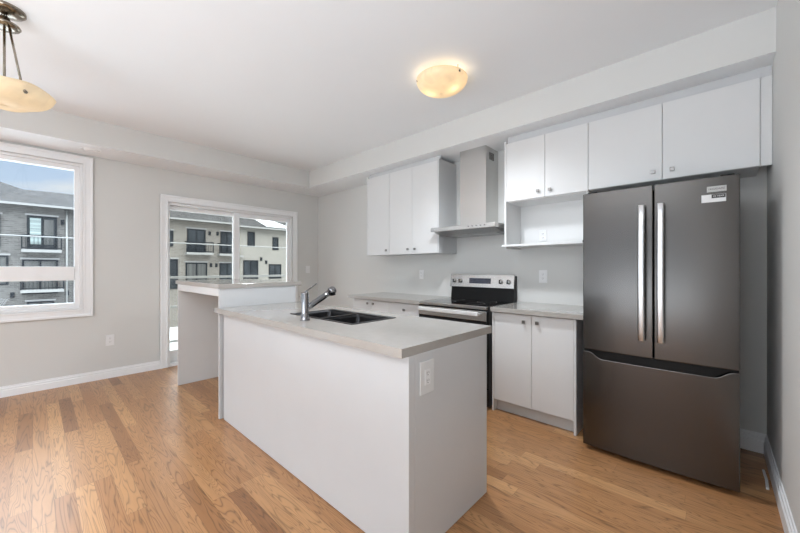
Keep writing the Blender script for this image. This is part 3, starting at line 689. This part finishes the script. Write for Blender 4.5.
# ------------------------------------------------------------------ outside
XE = -30
struct(box('ground', -90, XL-.4, -60, 70, -3.4, -3.2, M_SNOW, bev=0), 'snow-covered ground outside')
def facade_window(parent, y0, y1, z0, z1, mull=2, pane=None, blind=False, head=True):
    b = MB(); frame_rect(b, XE-.02, XE+.06, y0, y1, z0, z1, .09)
    for k in range(1, mull): ym = y0+(y1-y0)*k/mull; b.box(XE-.02, XE+.06, ym-.04, ym+.04, z0+.09, z1-.09)
    wdw = b.obj('window', M_DFRAME, parent)
    box('pane', XE+.0, XE+.02, y0+.08, y1-.08, z0+.08, z1-.08, pane or M_XGLASS, wdw, 0)
    if blind: box('blind', XE+.021, XE+.028, y0+.12, y0+(y1-y0)*.46, z0+.3, z1-.14, M_BLIND, wdw, 0); box('blind', XE+.021, XE+.026, y0+(y1-y0)*.56, y1-.15, z0+.3, z1-.2, M_XGLASSL, wdw, 0)
    if head: box('lintel', XE-.02, XE+.05, y0-.08, y1+.08, z1, z1+.11, M_CREAM, wdw, 0)
    return wdw
def balcony(parent, y0, y1, z, h=.85, d=.55):
    bl = box('balcony', XE, XE+d, y0, y1, z-.17, z, M_FASCIA, parent, 0)
    b = MB(); x = XE+d-.05; b.box(x-.03, x+.03, y0, y1, z+h-.06, z+h); b.box(x-.02, x+.02, y0, y1, z+.06, z+.11)
    n = int((y1-y0)/.16)
    for k in range(n+1): yy = y0+.02+(y1-y0-.04)*k/n; b.box(x-.012, x+.012, yy-.012, yy+.012, z, z+h)
    for yy in (y0+.02, y1-.02): b.box(XE, x, yy-.02, yy+.02, z+h-.06, z+h); b.box(x-.03, x+.03, yy-.03, yy+.03, z, z+h)
    b.obj('railing', M_DFRAME, bl)
def sconce(parent, y, z):
    b = MB(); b.box(XE, XE+.10, y-.08, y+.08, z-.15, z+.15); b.obj('outdoor_light', M_DFRAME, parent, .01)
def house(y0, y1, ze, zr, m, label, roofdy=(0, 0)):
    t = thing('townhouse', (XE-3, (y0+y1)/2, -3.2), label, 'building')
    box('wall', XE-12, XE, y0, y1, -3.2, ze, m, t, 0)
    MB().prism([(XE+.45, y0, ze-.02), (XE+.45, y0, ze+.06), (XE-6, y0, zr), (XE-12.4, y0, ze+.06), (XE-12.4, y0, ze-.02)], (0, y1-y0, 0)).obj('roof', M_SHINGLE, t)
    box('eave_fascia', XE+.42, XE+.52, y0, y1, ze-.04, ze+.09, M_FASCIA, t, 0)
    return t
# grey brick house seen through the window
A = house(-9, 4.4, 4.98, 6.75, M_BRICK, 'grey brick townhouse with blinds in its balcony door, seen through the window')
facade_window(A, -.33, .93, 2.40, 4.42, 2, blind=True); balcony(A, -.55, 1.12, 2.38)
facade_window(A, -.53, .97, -.30, 1.78, 2, M_XGLASSL); balcony(A, -.58, 1.22, -.02)
facade_window(A, -.33, .80, -2.9, -.74, 2, M_XGLASSL)
facade_window(A, -3.2, -1.35, 2.4, 4.35, 2); facade_window(A, -2.6, -1.05, .3, 2.0, 2, M_XGLASSL)
facade_window(A, -7.0, -5.5, 2.4, 4.35, 2); facade_window(A, 2.6, 3.8, 2.6, 4.35, 2)
for (y, z) in ((1.17, 4.13), (-.9, -.3), (1.38, -.3)): sconce(A, y, z)
for y in (1.36, 1.72):
    MB().tube([(XE+.08, y, -3.1), (XE+.08, y, 4.9)], .05, 10).obj('downpipe', M_FASCIA, A)
for c in [c for c in A.children if c.name.startswith('roof')]: bpy.data.objects.remove(c)
rp = [(-9, 9.4), (-1.65, 7.22), (-.6, 6.85), (1.5, 6.9), (4.4, 6.85)]; b = MB(); rows = []
for y, z in rp: rows.append([b.bm.verts.new(p) for p in ((XE+.45, y, 4.96), (XE+.45, y, 5.04), (XE-6, y, z), (XE-12.4, y, 5.04), (XE-12.4, y, 4.96))])
for a_, c_ in zip(rows, rows[1:]):
    for k in range(5): b.bm.faces.new((a_[k], c_[k], c_[(k+1) % 5], a_[(k+1) % 5]))
b.bm.faces.new(rows[0]); b.bm.faces.new(rows[-1][::-1]); b.obj('roof', M_SHINGLE, A)
# taupe brick house seen through the left door panel
B = house(4.42, 11.75, 4.95, 8.4, M_BRICKW, 'taupe brick townhouse with two balconies, seen through the patio door')
facade_window(B, 8.02, 9.32, 2.5, 4.34, 2); balcony(B, 7.86, 9.75, 2.48)
facade_window(B, 10.45, 11.5, 2.5, 4.30, 2); balcony(B, 10.2, 11.7, 2.45)
facade_window(B, 7.92, 9.43, -.3, 1.70, 2, M_XGLASSL); balcony(B, 7.86, 9.9, -.2)
facade_window(B, 10.37, 11.6, -.3, 1.68, 2); facade_window(B, 5.8, 7.1, 2.9, 4.1, 2); facade_window(B, 5.9, 7.4, -.3, 1.95, 2)
for (y, z) in ((9.62, 4.08), (10.22, 4.1), (9.72, 1.5), (10.12, 1.5)): sconce(B, y, z)
# beige house seen through the right door panel
C = house(11.77, 24, 4.80, 8.4, M_BEIGE, 'pale beige townhouse with snow on its roof, seen through the patio door')
facade_window(C, 12.66, 13.30, 3.2, 4.45, 1, head=False); facade_window(C, 14.95, 15.52, 2.95, 4.12, 1, head=False)
facade_window(C, 12.3, 13.6, .3, 1.95, 2, head=False); facade_window(C, 14.6, 15.8, .3, 1.62, 2, head=False); facade_window(C, 18, 19.3, 2.9, 4.1, 2, head=False)
for (y, z) in ((13.87, 2.08), (14.34, 1.8)): sconce(C, y, z)
box('balcony', XE, XE+.5, 11.8, 12.15, 2.2, 2.35, M_FASCIA, C, 0)
b = MB()
def roofpt(y, s): return (XE+.45 + (-6.45)*s, y, 4.86+(8.4-4.86)*s + .02)
b.prism([roofpt(14.3, .03), roofpt(17.0, .03), roofpt(16.4, .10), roofpt(14.2, .42), roofpt(13.2, .42), roofpt(13.9, .2)], (0, 0, .07)); b.obj('snow_patch', M_SNOW, C)
MB().tube([(XE+.1, 16.5, -3.1), (XE+.1, 16.5, 4.7)], .06, 10).obj('downpipe', M_DFRAME, C)

# deck with guard outside the patio door
t = thing('outdoor_deck', (-6.1, 2.2, -3.2), 'snow-covered deck with pale guard rails outside the patio door', 'deck')
box('deck_slab', -6.75, XL-.22, .6, 3.9, -.26, -.08, M_FASCIA, t, 0)
MB().box(-6.72, XL-.24, .63, 3.87, -.08, -.01).obj('snow_cover', M_SNOW, t, .03)
b = MB()
for yy in (.62, 3.86):
    b.box(-6.70, -6.64, yy-.03, yy+.03, -.1, 1.12); b.box(-6.7, XL-.22, yy-.02, yy+.02, 1.08, 1.12); b.box(-6.7, XL-.22, yy-.02, yy+.02, .60, .64)
b.box(-6.71, -6.63, .6, 3.9, 1.09, 1.13); b.box(-6.69, -6.65, .6, 3.9, .60, .635); b.box(-6.69, -6.65, .6, 3.9, .02, .06); b.obj('guard_rail', M_FASCIA, t)
for yy in (.66, 3.84):
    for xx in (-6.62, -5.5): box('post', xx-.06, xx+.06, yy-.06, yy+.06, -3.2, -.26, M_POLE, t, 0)
t = thing('yard_streak', (-14, 3, -3.2), 'pale cable running between poles across the yard outside', 'streak')
for y in (-14, 18): MB().tube([(-14, y, -3.2), (-14, y, 4.2)], [.13, .10], 16).obj('pole', M_POLE, t)
MB().tube([(-14, -14+32*k/20, 2.16+.6*((k-10)/10)**2*.05) for k in range(21)], .017, 8).obj('streak', M_STREAK, t)  # thin pale tube running almost level across the yard

# ------------------------------------------------------------------ groups of like things
for o in COL.objects:
    if o.parent is None and 'category' in o:
        g = {'outlet': 'electrical outlets', 'countertop': 'quartz countertops', 'building': 'townhouses across the yard'}.get(o['category']) or {'wall_cabinet': 'white wall cabinets', 'base_cabinet': 'white base cabinets'}.get(o.name.split('.')[0])
        if g: o['group'] = g
